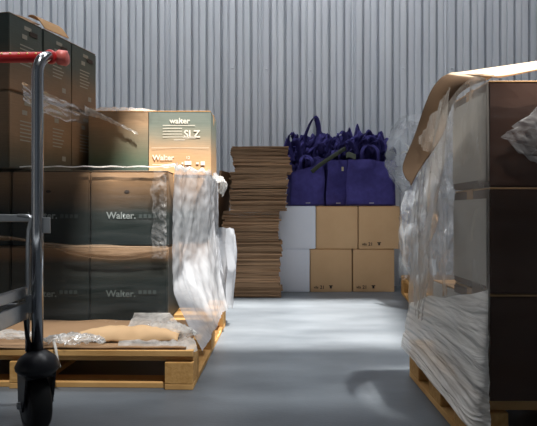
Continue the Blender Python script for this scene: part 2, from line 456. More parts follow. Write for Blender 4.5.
# --- back row by the wall: plain cartons under the tote bags
BW, BD, BH = 0.340, 0.30, 0.354
Yb = 4.64 + BD / 2
def back_x(p): return (p - 268.5) / 564 * 4.64
def print_marks(t, w, d):
    bm = bmesh.new()
    y = -d / 2 - 0.0052
    text_into(bm, 'vils', 0.030, FRONT(-w * 0.42, y, 0.030))
    text_into(bm, '21', 0.038, FRONT(-w * 0.42 + 0.050, y, 0.028))
    flat_rect(bm, -0.42 * w + 0.125, -0.42 * w + 0.155, 0.048, 0.056, y)
    flat_rect(bm, -0.42 * w + 0.132, -0.42 * w + 0.148, 0.030, 0.050, y)
    link('print', bm, M['ink'], t)
g = 'cartons stacked against the corrugated wall'
c = make_carton('carton', 'white carton on the floor beside the flattened cardboard stack', BW, BD, BH, M['white_box'], M['white_box'], (back_x(309.6) - BW / 2, Yb, 0), 0, g, 1)
dup(c, (back_x(315.6) - BW / 2 , Yb + 0.004, BH), 0.004, 'white carton on top of another white carton, under the tote bags')
k1 = make_carton('carton', 'brown carton with a dark printed mark, on the floor beside the lower white carton', BW, BD, BH, M['kraft'], M['kraft_flap'], (back_x(331), Yb, 0), 0.01, g, 2)
print_marks(k1, BW, BD)
dup(k1, (back_x(373.8), Yb + 0.003, 0), -0.006, 'brown carton with a dark printed mark, on the floor nearest the pallet of clear plastic')
dup(k1, (back_x(379.4), Yb + 0.004, BH), 0.004, 'brown carton with a dark printed mark, upper row under the right tote bag')
make_carton('carton', 'brown carton without any printed mark, middle of the upper row beside the upper white carton', BW, BD, BH, M['kraft'], M['kraft_flap'], (back_x(337.2), Yb + 0.006, BH), -0.004, g, 3)

# --- stack on the left pallet
DZ = 0.146
def wordmark(t, w, d, h, zfrac, size, mat, dx=0.0, body='Walter.'):
    bm = bmesh.new()
    text_into(bm, body, size, FRONT(dx, -d / 2 - 0.0052, zfrac * h))
    return link('print', bm, mat, t)
CW = 0.358; CD = 0.35; CH = 0.350
def dark_knot(t, d, x, z):
    bm = bmesh.new()
    lathe(bm, [(0.012, 0), (0.012, 0.0008)], 14, FRONT(x, -d / 2 - 0.0045, z) @ Matrix.Scale(0.55, 4, (0, 1, 0)))
    link('hand_hole', bm, M['ink'], t)
gL = 'dark printed cartons wrapped on the left pallet'
YF = 2.62 + CD / 2
XF = (-0.648, -1.014, -1.380)
names = ('beside the milky film', 'second from the milky film', 'third from the milky film')
proto = None
for r, tier in ((0, 'lower'), (1, 'upper')):
    for k in range(3):
        lab = '%s wrapped dark carton, front row, %s' % (tier, names[k])
        loc = (XF[k], YF + 0.006 * r, DZ + r * (CH + 0.002))
        if k == 0:
            proto = make_carton('printed_carton', lab, CW, CD, CH, M['print_dark_base'] if r else M['print_mostly_dark'], M['print_dark_base'], loc, 0, gL, 5 + r)
            wordmark(proto, CW, CD, CH, 0.36 if r else 0.33, 0.044, M['print_ink'] if r else M['dim_ink'], -0.105)
            bm = bmesh.new()
            for q in range(4): flat_rect(bm, 0.045 + q * 0.022, 0.061 + q * 0.022, 0.128, 0.146, -CD / 2 - 0.0052)
            link('print', bm, M['faint_ink'], proto)
            dark_knot(proto, CD, -0.01, CH * 0.72)
        else:
            dup(proto, loc, (-0.006, 0.004, 0.0)[k] if r else 0.0, lab)
# back row (mostly hidden): the two tiers that carry the upper cartons
XB = (-0.518, -0.880, -1.242)
for r in (0, 1):
    for k in range(3):
        dup(proto, (XB[k], 3.005 + CD / 2, DZ + r * (CH + 0.002)), 0,
            '%s wrapped dark carton, back row of left pallet, %s' % (('lower', 'upper')[r], ('behind the milky film', 'in the middle', 'farthest from the film')[k]))
# upper tier: two square cartons side by side
Z3 = DZ + 2 * (CH + 0.002) + 0.004
UW, UD, UH = 0.338, 0.33, 0.350
Y3 = 3.05
def x_at(p, Y): return (p - 268.5) / 564 * Y
c = make_carton('printed_carton', 'carton with green sprayed top, tan base and white prints, above the milky film', UW, UD, UH, M['print_green_top'], M['kraft_flap'], (x_at(179.5, Y3), Y3 + UD / 2, Z3), 0.0, None, 8)
yf = -UD / 2 - 0.0052
bm = bmesh.new()
text_into(bm, 'walter', 0.042, FRONT(-0.052, yf, UH * 0.80) @ Matrix.Scale(1.0, 4))
text_into(bm, 'SLZ', 0.055, FRONT(0.024, yf, UH * 0.585))
for q, (a, b) in enumerate(((-0.09, 0.085), (-0.09, 0.015), (-0.09, 0.015), (-0.09, 0.015), (-0.09, 0.09), (-0.03, 0.03))):
    zz = UH * (0.765 - q * 0.045)
    flat_rect(bm, a, b, zz, zz + 0.003, yf)
flat_rect(bm, 0.02, 0.09, UH * 0.57, UH * 0.57 + 0.003, yf)
text_into(bm, 'Walter', 0.040, FRONT(-0.145, yf, UH * 0.235))
flat_rect(bm, -0.145, -0.07, UH * 0.16, UH * 0.16 + 0.003, yf)
flat_rect(bm, -0.15, 0.16, UH * 0.42, UH * 0.42 + 0.0015, yf)
flat_rect(bm, 0.028, 0.065, UH * 0.16, UH * 0.22, yf)
text_into(bm, '12', 0.022, FRONT(0.035, yf, UH * 0.25))
flat_rect(bm, 0.012, 0.022, UH * 0.17, UH * 0.2, yf)
flat_rect(bm, 0.115, 0.138, UH * 0.155, UH * 0.215, yf)
flat_rect(bm, 0.090, 0.105, UH * 0.17, UH * 0.20, yf)
link('print', bm, M['pale_ink'], c)
make_carton('printed_carton', 'tan-topped carton fading to dark green at its base, under a torn film strand', UW - 0.01, UD, UH, M['print_green_base'], M['kraft_flap'], (x_at(118.7, Y3), Y3 + UD / 2 + 0.0, Z3), 0.0, None, 9)

# turned column at the far left: two tiers, three cartons deep, long faces toward the aisle
rc = -math.radians(14.6)
dirv = Vector((math.sin(-rc), math.cos(-rc), 0)); leftv = Vector((-math.cos(-rc), math.sin(-rc), 0))
P0 = Vector((-1.168, 2.53, 0))        # front corner on the aisle side
TD, TW = 0.234, 0.345
gT = 'cartons turned slantwise at the top of the left stack'
ordn = ('nearest the red-handled trolley', 'middle one', 'farthest, beside the green-based carton')
def side_prints(t, tall):
    bm = bmesh.new()
    x = TW / 2 + 0.0052
    for q in range(6):
        zz = UH * (0.62 - q * 0.05)
        vs = [bm.verts.new(p) for p in ((x, -0.05, zz), (x, 0.045 - 0.01 * (q % 3), zz), (x, 0.045 - 0.01 * (q % 3), zz + 0.006), (x, -0.05, zz + 0.006))]
        bm.faces.new(vs)
    for (y0, y1, z0, z1) in ((-0.035, 0.0, 0.72, 0.78), (-0.02, 0.03, 0.85, 0.9), (0.03, 0.06, 0.18, 0.25)):
        bm.faces.new([bm.verts.new(p) for p in ((x, y0, z0 * UH), (x, y1, z0 * UH), (x, y1, z1 * UH), (x, y0, z1 * UH))])
    link('print', bm, M['silver_ink'], t)
    bm = bmesh.new()
    yf = -TD / 2 - 0.0052
    text_into(bm, 'walter', 0.03, FRONT(0.02, yf, UH * 0.7))
    link('print', bm, M['silver_ink'], t)
hole = []
for r, (mt, what) in enumerate(((M['print_tan'], 'tan'), (M['print_dark_top'], 'dark green-topped'))):
    p = None
    for k in range(3):
        c0 = P0 + dirv * (0.005 + TD / 2 + k * (TD + 0.006)) + leftv * (TW / 2)
        loc = (c0.x, c0.y, Z3 + r * (UH + 0.003) + 0.001)
        lab = '%s slantwise carton %s, %s' % (what, ('in the lower slanted row', 'in the topmost row')[r], ordn[k])
        if p is None:
            p = make_carton('printed_carton', lab, TW, TD, UH, mt, M['print_tan'], loc, rc, gT, 11 + r, tape=False)
            side_prints(p, r)
            if r:
                bm = bmesh.new()
                abox(bm, (TW / 2 + 0.003, 0.02, UH * 0.80), (TW / 2 + 0.0052, 0.075, UH * 0.86), 0.0)
                link('hand_hole', bm, M['ink'], p)
            head = p
        else:
            q = dup(p, loc, rc + (0.01 if k == 1 else -0.005), lab)
            # a lifted flap on the middle topmost carton
            if r and k == 1:
                bm = bmesh.new()
                grid(bm, lambda u, v: (TW / 2 - 0.002 - 0.10 * v, lerp(-0.10, 0.10, u), UH + 0.004 + 0.075 * math.sin(v * 1.9) + 0.012 * u), 6, 8, 0.004)
                link('lifted_flap', bm, M['kraft_flap'], q)
                bm = bmesh.new()
                grid(bm, lambda u, v: (TW / 2 - 0.03 - 0.10 * v, lerp(-0.22, -0.10, u), UH + 0.004 + 0.05 * v + 0.02 * u), 6, 6, 0.004)
                link('lifted_flap', bm, M['sheet_b'], q)

# cardboard slip on the pallet deck, in front of the wrapped cartons
bm = bmesh.new()
grid(bm, lambda u, v: (lerp(-1.50, -0.305, u), lerp(2.085, 2.612, v), 0.151 + 0.006 * nz((u * 9, v * 4, 0)) + 0.003), 50, 16, 0.005)
o = link('cardboard_slip', bm, M['flap_sheet'], None, True)
tag(o, 'flat brown cardboard slip covering the front boards of the left pallet', 'cardboard sheet')
# crumpled kraft offcut
bm = bmesh.new()
def offcut(u, v):
    a = lerp(-0.3, PI * 1.05, v)
    x = lerp(-0.735, -0.345, u)
    r = 0.036 * (1 - 0.55 * abs(2 * u - 1) ** 3)
    return (x, 2.20 - 0.060 * math.cos(a) + 0.02 * nz((u * 4, v * 2, 3)), 0.163 + r * 1.3 * math.sin(max(a, 0)) + 0.008 * nz((u * 9, v * 5, 1)) + (0.0 if a > 0 else 0.0))
grid(bm, offcut, 40, 16, 0.004)
o = link('cardboard_offcut', bm, M['kraft'], None, True)
tag(o, 'curled torn piece of tan cardboard lying on the front of the left pallet', 'cardboard scrap')

# ------------------------------------------------------------------ left film
t = thing('stretch_film', 'torn milky stretch film wrapped around the cartons on the left pallet', 'plastic film', (-0.6, 2.6, 0.146))
inv = Vector(t.location)
def film(name, fn, nu, nv, mat, parent, base):
    bm = bmesh.new()
    grid(bm, lambda u, v: Vector(fn(u, v)) - base, nu, nv)
    return link(name, bm, mat, parent, True)
# front sheet
def f_front(u, v):
    x = lerp(-1.57, -0.460, u); z = lerp(0.155, 0.868, v)
    y = 2.606 - 0.004 * ridge((x * 2, z * 16, 1.7)) - 0.003 * nz((x * 7, z * 9, 4))
    if v < 0.12:
        k = (0.12 - v) / 0.12
        y -= 0.05 * k * k
    if u > 0.97: y += 0.01
    return (x, y - 0.004, z)
film('front_sheet', f_front, 90, 120, M['film_clear'], t, inv)
# side sheet: hugs the carton corners then flares over the pallet edge
import bisect
RT = [(-0.462, 2.603), (-0.425, 2.78), (-0.345, 2.99), (-0.330, 3.2), (-0.328, 3.37)]
RB = [(-0.272, 2.10), (-0.268, 2.40), (-0.262, 2.70), (-0.252, 3.0), (-0.245, 3.26)]
def poly(R, u):
    f = u * (len(R) - 1); i = min(int(f), len(R) - 2); k = f - i
    return Vector((lerp(R[i][0], R[i + 1][0], k), lerp(R[i][1], R[i + 1][1], k)))
def f_side(u, v):
    top = poly(RT, u); b = poly(RB, u)
    torn = 0.03 * nz((u * 8, 0, 5)) + 0.015 * nz((u * 25, 0, 9))
    z = lerp(0.128, 0.872 + torn * 1.0, 1 - v)
    st = lerp(0.76, 0.42, min(1, u * 1.6)); k = max(0.0, (v - st) / (1 - st)) ** 1.5
    p = top.lerp(b, k)
    w = 0.012 * ridge((u * 5.0, v * 1.0, 2)) + 0.007 * ridge((u * 11, v * 2.0 + u, 8)) + 0.004 * nz((u * 24, v * 18, 1))
    p += Vector((1, -0.12)) * (w + 0.012)
    return (p.x, p.y, z)
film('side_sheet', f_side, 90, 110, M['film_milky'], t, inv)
def f_fskirt(u, v):
    x = lerp(lerp(-0.62, -0.455, u), lerp(-0.56, -0.262, u), v); y = lerp(2.600, 2.085, v ** 1.1)
    z = lerp(0.19, 0.160, min(1, v * 1.6) ** 0.7) + 0.012 * abs(ridge((u * 6 + v * 2, v * 4, 3))) * min(1, v * 3)
    if v > 0.94: z -= (v - 0.94) * 0.5
    return (x, y, z)
def f_strip(u, v):
    x = lerp(-0.535, -0.468, u) + 0.02 * nz((v * 6, 3, 1)) * (1 - u); z = lerp(0.44, 0.86, v)
    return (x, 2.594 - 0.008 * abs(ridge((u * 2.5, v * 9, 4))) * (0.3 + u) - 0.004 * nz((u * 8, v * 22, 2)), z)
film('glint_strip', f_strip, 24, 90, M['film_glint'], t, inv)  # whitish crumpled strip added for the glints along the film edge
def f_seam(u, v):
    x = lerp(-1.57, -0.460, u)
    zc = lerp(0.535, 0.475, u) + 0.022 * math.sin(u * 6.5) + 0.008 * nz((u * 9, 1, 1))
    w = 0.020 + 0.014 * math.sin(u * 9 + 1)
    a = (v - 0.5) * PI
    return (x, 2.600 - 0.014 * math.cos(a) - 0.003 * nz((u * 20, v * 3, 2)), zc + w * math.sin(a))
film('seam_fold', f_seam, 90, 14, M['film_tan'], t, inv)
film('front_skirt', f_fskirt, 50, 50, M['film_rope'], t, inv)
# torn curl at the top back corner
def f_curl(u, v):
    a = v * 2.6
    x = -0.315 + 0.055 * math.sin(a) + 0.02 * u
    z = 0.855 - 0.09 * v * v + 0.02 * math.sin(a) - 0.03 * u
    y = 3.14 + 0.14 * u
    return (x + 0.008 * nz((u * 7, v * 7, 1)), y, z + 0.01 * nz((u * 5, v * 5, 7)))
film('torn_curl', f_curl, 16, 24, M['film_rope'], t, inv)
# billowing tail hanging outside
def f_tail(u, v):
    a = lerp(-0.9, 1.5, u)
    z = lerp(0.56, 0.11, v) + 0.02 * nz((u * 4, v * 2, 3))
    r = 0.085 + 0.012 * math.sin(v * 5) + 0.014 * ridge((u * 4, v * 2, 6))
    x = -0.31 + r * math.cos(a) * 1.15 + 0.012 * v
    y = 3.24 + r * math.sin(a)
    return (x, y, z)
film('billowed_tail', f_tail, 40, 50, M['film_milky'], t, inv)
# bunched fringe on the front edge of the pallet
def f_bunch(x0, x1, y0, seed, h):
    def fn(u, v):
        x = lerp(x0, x1, u); a = v * PI
        e = math.sin(u * PI) ** 0.6
        return (x + 0.02 * nz((u * 9, v * 5, seed)), y0 - 0.055 * math.cos(a) * e + 0.02 * nz((u * 6, v * 3, seed + 2)),
                0.160 + h * math.sin(a) * e + 0.016 * abs(ridge((u * 10, v * 6, seed + 1))))
    return fn
film('bunched_fringe', f_bunch(-0.85, -0.62, 2.13, 3, 0.022), 50, 24, M['film_rope'], t, inv)
film('bunched_fringe', f_bunch(-0.53, -0.29, 2.24, 13, 0.045), 50, 24, M['film_rope'], t, inv)
film('bunched_fringe', f_bunch(-1.25, -0.9, 2.2, 23, 0.02), 50, 24, M['film_rope'], t, inv)
bm = bmesh.new()
tube(bm, [Vector(p) - inv for p in ((-0.80, 2.10, 0.178), (-0.775, 2.055, 0.155), (-0.765, 2.045, 0.12), (-0.752, 2.042, 0.092))], 0.004, 6, radii=[0.006, 0.005, 0.004, 0.002])
tube(bm, [Vector(p) - inv for p in ((-0.91, 2.16, 0.172), (-0.86, 2.12, 0.186), (-0.82, 2.09, 0.176))], 0.004, 6, radii=[0.003, 0.004, 0.005])
link('film_strand', bm, M['film_rope'], t, True)
# rolled film rim along the top of the wrap
bm = bmesh.new()
pts = [Vector((lerp(-1.5, -0.47, i / 40), 2.604 - 0.001 * math.sin(i * 0.4), 0.864 + 0.002 * math.sin(i * 1.3))) - inv for i in range(41)]
pts += [Vector((*poly(RT, i / 20), 0.868 + 0.010 * math.sin(i * 2.3))) + Vector((0.014, 0, 0)) - inv for i in range(1, 21)]
tube(bm, pts, 0.008, 7, radii=[0.004 + 0.006 * abs(math.sin(i * 1.7)) * (0.1 if i < 40 else 1.0) - (0.0015 if i < 40 else 0) for i in range(len(pts))])
link('rolled_rim', bm, M['film_rope'], t, True)

# loose film over the slanted cartons and the green-based carton
t = thing('loose_film', 'torn clear film band hanging across the slantwise cartons of the left stack', 'plastic film', (P0.x, P0.y, Z3))
inv = Vector(t.location)
def f_band(u, v):
    b = P0 + dirv * lerp(0.07, 0.74, u) - leftv * (0.016 + 0.010 * ridge((u * 6, v * 4, 2)))
    ztop = Z3 + lerp(0.40, 0.345, u); h = lerp(0.085, 0.14, math.sin(u * PI)) * (1 - 0.55 * u)
    return (b.x, b.y, ztop - h * v + 0.012 * nz((u * 9, v * 3, 1)))
film('film_band', f_band, 60, 20, M['film_bag'], t, inv)
def f_str(u, v):
    x = lerp(-0.985, -0.70, u); z = Z3 + 0.345 - 0.125 * u ** 1.2 + (v - 0.5) * lerp(0.055, 0.010, u ** 0.5)
    return (x, 3.030 - 0.010 * ridge((u * 9, v * 4, 4)), z + 0.006 * nz((u * 13, v * 2, 2)))
film('film_strand', f_str, 50, 10, M['film_rope'], t, inv)
def f_top(u, v):
    x = lerp(-0.97, -0.62, u); y = lerp(3.028, 3.2, v)
    return (x, y, Z3 + UH + 0.006 + 0.022 * abs(ridge((u * 5, v * 4, 7))) * math.sin(u * PI) - (0.022 * (1 - v) if v < 0.3 else 0) * u)
film('top_sheet', f_top, 40, 20, M['film_bag'], t, inv)

# ------------------------------------------------------------------ stack of flattened cartons
SWID, SDEP, STH = 0.43, 0.36, 0.0112
def sheet_mesh(seed):
    rnd = random.Random(seed)
    bm = bmesh.new()
    w, d = SWID * rnd.uniform(0.985, 1.01), SDEP
    amp = rnd.uniform(-0.0018, 0.0022)
    gap = rnd.uniform(0.0002, 0.0006)
    def warp(u, v): return amp * math.sin(u * PI) * (1 - 0.6 * v) + 0.0008 * nz((u * 4, v * 4, seed))
    th = (STH - gap) / 2 - 0.0007
    def lower(u, v): return ((u - 0.5) * w, (v - 0.5) * d, 0.0006 + th + warp(u, v))
    off = rnd.uniform(-0.003, 0.003)
    def upper(u, v):
        cut = 0.0
        return ((u - 0.5) * w * 0.995 + off * 0.4, (v - 0.5) * d + off, 0.0006 + 2 * th + gap + warp(u, v) + 0.0012 * (1 - v) * math.sin(u * 7 + seed))
    # grid() thickens away from its normal (downwards here)
    grid(bm, lower, 8, 4, th)
    grid(bm, upper, 8, 4, th)
    # folded side edges that join the two panels
    for s in (-1, 1):
        tube(bm, [(s * w * 0.5, -d / 2, 0.0006 + th + gap / 2), (s * w * 0.5, d / 2, 0.0006 + th + gap / 2)], th + gap / 2, 8)
    me = bpy.data.meshes.new('flattened_carton')
    bmesh.ops.recalc_face_normals(bm, faces=bm.faces)
    bm.to_mesh(me); bm.free()
    me.materials.append(M['sheet'] if seed % 3 else M['sheet_b'])
    return me
for key in ('sheet', 'sheet_b'):
    nt = M[key].node_tree
    b = next(n for n in nt.nodes if n.type == 'BSDF_PRINCIPLED'); src = b.inputs['Base Color'].links[0].from_socket
    oi = N(nt, 'ShaderNodeObjectInfo'); mr = N(nt, 'ShaderNodeMapRange'); mr.inputs[3].default_value = 0.68; mr.inputs[4].default_value = 1.25
    nt.links.new(oi.outputs['Random'], mr.inputs[0])
    hv = N(nt, 'ShaderNodeHueSaturation'); nt.links.new(mr.outputs[0], hv.inputs['Value']); nt.links.new(src, hv.inputs['Color'])
    nt.links.new(hv.outputs[0], b.inputs['Base Color'])
sheets = [sheet_mesh(s) for s in range(6)]
bundles = [(298, 286, 228, 276), (286, 272, 223, 277), (272, 257, 227, 276), (257, 241, 225, 281), (241, 226, 222, 278), (226, 211, 223, 279),
           (211, 199, 230, 287), (198.5, 189, 229, 287), (187, 172, 230, 287), (172, 165, 235, 291.5), (165, 157, 232, 290.5), (157, 146, 231, 288)]
bnames = ['bottom bundle on the floor', 'second bundle up, jutting left', 'third bundle from the floor', 'bundle level with the join between white cartons', 'bundle below the upper white carton top',
          'bundle level with the upper white carton top', 'first bundle above the white cartons', 'thin bundle below the dark gap', 'thick bundle above the dark gap', 'thin bundle jutting right near the top', 'second bundle from the top', 'topmost bundle']
Ys = 4.33
pitch = 564 / Ys
z = 0.0
nprev = None
for (yb, yt, xl, xr), bn in zip(bundles, bnames):
    z_end = 0.65 + (213 - yt) / pitch
    z = max(z, 0.0)
    cx = ((xl + xr) / 2 - 268.5) / pitch
    n = max(2, int(round((z_end - z) / 0.0132)))
    step = (z_end - z) / n
    tilt = random.uniform(-0.01, 0.01)
    for i in range(n):
        o = bpy.data.objects.new('flattened_carton', random.choice(sheets)); COL.objects.link(o)
        jx = random.uniform(-0.006, 0.006) + (0.012 if random.random() < 0.12 else 0)
        o.location = (cx + jx, Ys + SDEP / 2 + random.uniform(-0.003, 0.003), z)
        o.rotation_euler = (0, 0, random.uniform(-0.02, 0.02) + tilt)
        o.scale = (1, 1, step / STH * 0.995)
        tag(o, 'flattened brown carton, %s of the cardboard stack' % bn, 'flattened carton', 'flattened cartons: ' + bn)
        z += step
    if bn.startswith('thin bundle below'): z += 0.006

# leaning boards between the stack and the left pallet
for i, (dx, dy, ln, lab) in enumerate(((0, 0, 0.98, 'tall flattened carton leaning upright against the left side of the cardboard stack'),
                                       (-0.045, 0.12, 0.90, 'second leaning flattened carton, shorter, behind the milky film at the left'))):
    bm = bmesh.new()
    def fn(u, v):
        return (-0.475 + dx + 0.10 * v - 0.01 * math.sin(v * 3) + 0.075 * u, 4.40 + dy + u * 0.34, 0.001 + v * ln)
    grid(bm, fn, 8, 16, 0.006)
    grid(bm, lambda u, v: Vector(fn(u, v)) + Vector((0.010 + 0.002 * math.sin(v * 5), 0.01 - 0.015 * v, 0)), 8, 16, 0.006)
    o = link('leaning_carton', bm, M['lean'])
    tag(o, lab, 'flattened carton')

# ------------------------------------------------------------------ tote bags
def strap(bm, pts, width, th=0.003, twist=None, wdir=Vector((1, 0, 0))):
    pts = [Vector(p) for p in pts]
    # resample smoothly (Catmull-Rom)
    out = []
    for i in range(len(pts) - 1):
        p0, p1, p2, p3 = pts[max(i - 1, 0)], pts[i], pts[i + 1], pts[min(i + 2, len(pts) - 1)]
        for k in range(6):
            s = k / 6
            out.append(0.5 * ((2 * p1) + (p2 - p0) * s + (2 * p0 - 5 * p1 + 4 * p2 - p3) * s * s + (3 * p1 - p0 - 3 * p2 + p3) * s ** 3))
    out.append(pts[-1])
    n = len(out) - 1
    def fn(u, v):
        i = min(int(round(u * n)), n)
        tn = (out[min(i + 1, n)] - out[max(i - 1, 0)]).normalized()
        w = (wdir - tn * wdir.dot(tn)).normalized()
        if twist:
            w = Matrix.Rotation(twist * u, 3, tn) @ w
        return out[i] + w * (v - 0.5) * width
    grid(bm, fn, n, 3, th)

def tote_body(w, d, h, seed, slump=0.02, slope=0.0):
    """open-topped bag: four walls with gusset creases and a base"""
    bm = bmesh.new()
    def ring(k, v):
        # k in [0,1): around the outline, front first
        per = [(-w / 2, -d / 2), (w / 2, -d / 2), (w / 2 - 0.03 * v, 0), (w / 2, d / 2), (-w / 2, d / 2), (-w / 2 + 0.03 * v, 0)]
        f = k * len(per); i = int(f) % len(per); j = (i + 1) % len(per); s = f - int(f)
        x = lerp(per[i][0], per[j][0], s); y = lerp(per[i][1], per[j][1], s)
        sc_ = 1 - 0.05 * v
        zz = h * v
        amp = 0.016 + 0.026 * v
        n1 = ridge((x * 5 + seed, y * 5, zz * 3.5)) * amp * 0.7 + nz((x * 14, y * 14 + seed, zz * 11)) * 0.006
        zz += slope * x * v
        zz += (slump * nz((x * 6 + seed * 3, y * 6, 0)) ) * v
        return Vector((x * sc_ + n1 * 0.3, y * (1 - 0.25 * v) - n1 * (1 if y <= 0 else -1), zz))
    nk, nv = 72, 22
    R = [[bm.verts.new(ring(k / nk, j / nv)) for k in range(nk)] for j in range(nv + 1)]
    for j in range(nv):
        for k in range(nk):
            bm.faces.new((R[j][k], R[j][(k + 1) % nk], R[j + 1][(k + 1) % nk], R[j + 1][k]))
    bm.faces.new(R[0][::-1])
    return bm

def make_tote(label, w, d, h, loc, rotz, seed, handle_h=0.16, lean=0.0, slope=0.0):
    t = thing('tote_bag', label, 'tote bag', loc, rotz, 'navy tote bags on the cartons')
    t.rotation_euler = (lean, 0, rotz)
    link('body', tote_body(w, d, h, seed, slope=slope), M['tote'], t, True)
    for s in (-1, 1):
        bm = bmesh.new()
        y = s * d * 0.36
        a = 0.17 * w
        strap(bm, [(-a - 0.01, y * 1.1, h * 0.80), (-a, y, h * 0.98), (-a * 0.95, y + s * 0.01, h + handle_h * 0.6), (-a * 0.4, y * 0.5, h + handle_h), (a * 0.4, y * 0.5, h + handle_h * 1.02),
                   (a * 0.95, y + s * 0.01, h + handle_h * 0.6), (a, y, h * 0.98), (a + 0.01, y * 1.1, h * 0.80)], 0.028, 0.003, wdir=Vector((1, 0.2, 0.3)))
        link('handle', bm, M['tote_dark'], t, True)
    bm = bmesh.new()
    abox(bm, (-0.012, -d / 2 - 0.013, 0.020), (0.026, -d / 2 - 0.009, 0.025))
    link('sewn_label', bm, M['label'], t)
    return t
ZT = 2 * BH + 0.002
make_tote('upright navy tote bag at the right, two straps showing on its flat front', 0.41, 0.20, 0.375, (x_at(371, 4.66), 4.78, ZT), 0.0, 1.3, 0.13)
make_tote('slouching navy tote bag at the left end, beside the flattened cardboard stack', 0.30, 0.18, 0.315, (x_at(306, 4.66), 4.765, ZT), 0.10, 5.1, 0.10, 0.0, 0.32)
make_tote('narrow navy tote bag standing angled between the two front tote bags', 0.19, 0.17, 0.385, (x_at(335, 4.66), 4.80, ZT), 0.28, 9.7, 0.08)

def crumpled(label, loc, size, seed, loops, rotz=0.0, extra=None):
    """folded bag scrunched into a bundle, its two straps sticking up"""
    t = thing('tote_bag', label, 'tote bag', loc, rotz, 'crumpled navy tote bags heaped on the upright ones')
    bm = bmesh.new()
    w, d, h = size; h *= 1.35; w *= 1.1
    for layer in range(4):
        off = Vector((0.025 * layer - 0.04, 0.035 * layer - 0.05, 0.012 * layer))
        def fn(u, v, layer=layer, off=off):
            x = (u - 0.5) * w; zz = (v - 0.0) * h
            f = ridge((u * 3 + seed, v * 2, layer * 3.1)) * 0.05 + ridge((u * 6, v * 4 + seed, layer * 1.7)) * 0.03 + nz((u * 15, v * 13, seed + layer)) * 0.012
            sl = 0.03 * nz((u * 4 + seed, layer * 5, 2)) * v * 2
            return Vector((x * (1 - 0.25 * v) + 0.03 * nz((v * 3, seed, layer)), f * d * 8, zz * (1 + 0.25 * nz((u * 2.5 + seed * 2, layer * 2, 5))) + sl * 1.6 - 0.09 * abs(u - 0.5) * v)) + off
        grid(bm, fn, 26, 22, 0.003)
    link('body', bm, M['tote'], t, True)
    for lp in loops:
        bm = bmesh.new()
        if len(loops) > 1 and lp is loops[-1]: lp = [(p[0], p[1] - 0.03, p[2] * 0.86) for p in lp]
        strap(bm, lp, 0.044, 0.003, twist=1.4, wdir=Vector((0.8, 0.5, 0.2)))
        link('handle', bm, M['tote_dark'], t, True)
    if extra: extra(t)
    return t
def loop(x, z0, z1, wd, y=0.0, lean=0.0):
    return [(x - wd, y + 0.01, z0 - 0.03), (x - wd * 1.1 + lean * 0.4, y, lerp(z0, z1, 0.45)), (x - wd * 0.5 + lean, y - 0.01, z1 - 0.01), (x + wd * 0.4 + lean, y, z1),
            (x + wd * 1.0 + lean * 0.8, y + 0.02, lerp(z0, z1, 0.55)), (x + wd * 0.8, y + 0.03, z0 - 0.03)]
def X4(p): return (p - 268.5) / 564 * 4.78
def Z4(y): return 0.65 + (213 - y) * 4.78 / 564
HB = Z4(175)
crumpled('crumpled navy tote bag with the tallest upright strap loop, at the left of the heap', (X4(306), 4.80, HB), (0.27, 0.16, 0.22), 1.0,
         [loop(0.02, 0.20, 0.47, 0.045, -0.03, 0.05), loop(-0.07, 0.16, 0.33, 0.04, -0.02, -0.03)])
crumpled('crumpled navy tote bag at the left edge of the heap with a low drooping strap', (X4(297), 4.84, HB - 0.02), (0.16, 0.14, 0.26), 2.3,
         [loop(-0.03, 0.2, 0.36, 0.035, -0.04, -0.02), loop(0.04, 0.2, 0.40, 0.03, 0.0, 0.02)])
def olive(t):
    bm = bmesh.new()
    strap(bm, [(-0.13, -0.10, 0.0), (-0.06, -0.12, 0.06), (0.03, -0.12, 0.12), (0.10, -0.11, 0.165), (0.16, -0.08, 0.20)], 0.034, 0.003, wdir=Vector((0.4, 0.2, -1)))
    o = link('lining_strip', bm, M['olive'], t, True); o['label'] = 'dark olive folded strip'
crumpled('crumpled navy tote bag crossed by a slanting dark olive strip', (X4(325), 4.80, HB + 0.02), (0.26, 0.14, 0.24), 3.9,
         [loop(0.06, 0.2, 0.33, 0.05, -0.05, 0.07), loop(-0.05, 0.18, 0.30, 0.05, -0.03, 0.04)], 0.1, olive)
crumpled('crumpled navy tote bag behind the narrow one, straps flopping right', (X4(343), 4.85, HB + 0.02), (0.24, 0.14, 0.22), 5.2,
         [loop(0.03, 0.16, 0.29, 0.06, -0.06, 0.06), loop(0.09, 0.15, 0.26, 0.05, -0.02, 0.05)])
def tan_tag(t):
    bm = bmesh.new(); abox(bm, (-0.14, -0.125, 0.03), (-0.10, -0.120, 0.065), 0.001)
    link('tag', bm, M['tan_tag'], t)['label'] = 'small tan tag'
    bm = bmesh.new()
    grid(bm, lambda u, v: (-0.08 + 0.085 * u, -0.10 + 0.02 * v, 0.135 + 0.05 * v + 0.01 * math.sin(u * 5)), 8, 5, 0.003)
    link('lining_strip', bm, M['olive'], t, True)['label'] = 'dark olive folded strip'
crumpled('crumpled navy tote bag with a small tan tag, over the gap beside the right tote', (X4(356), 4.84, HB), (0.22, 0.14, 0.27), 7.4,
         [loop(0.05, 0.22, 0.36, 0.04, -0.05, 0.05), loop(-0.04, 0.22, 0.32, 0.04, -0.05, -0.03)], -0.1, tan_tag)
crumpled('crumpled navy tote bag filling the top of the right tote, left part', (X4(366), 4.80, HB + 0.04), (0.26, 0.13, 0.20), 8.8,
         [loop(-0.01, 0.16, 0.27, 0.06, -0.05, 0.02), loop(0.07, 0.16, 0.30, 0.05, 0.0, -0.02)])
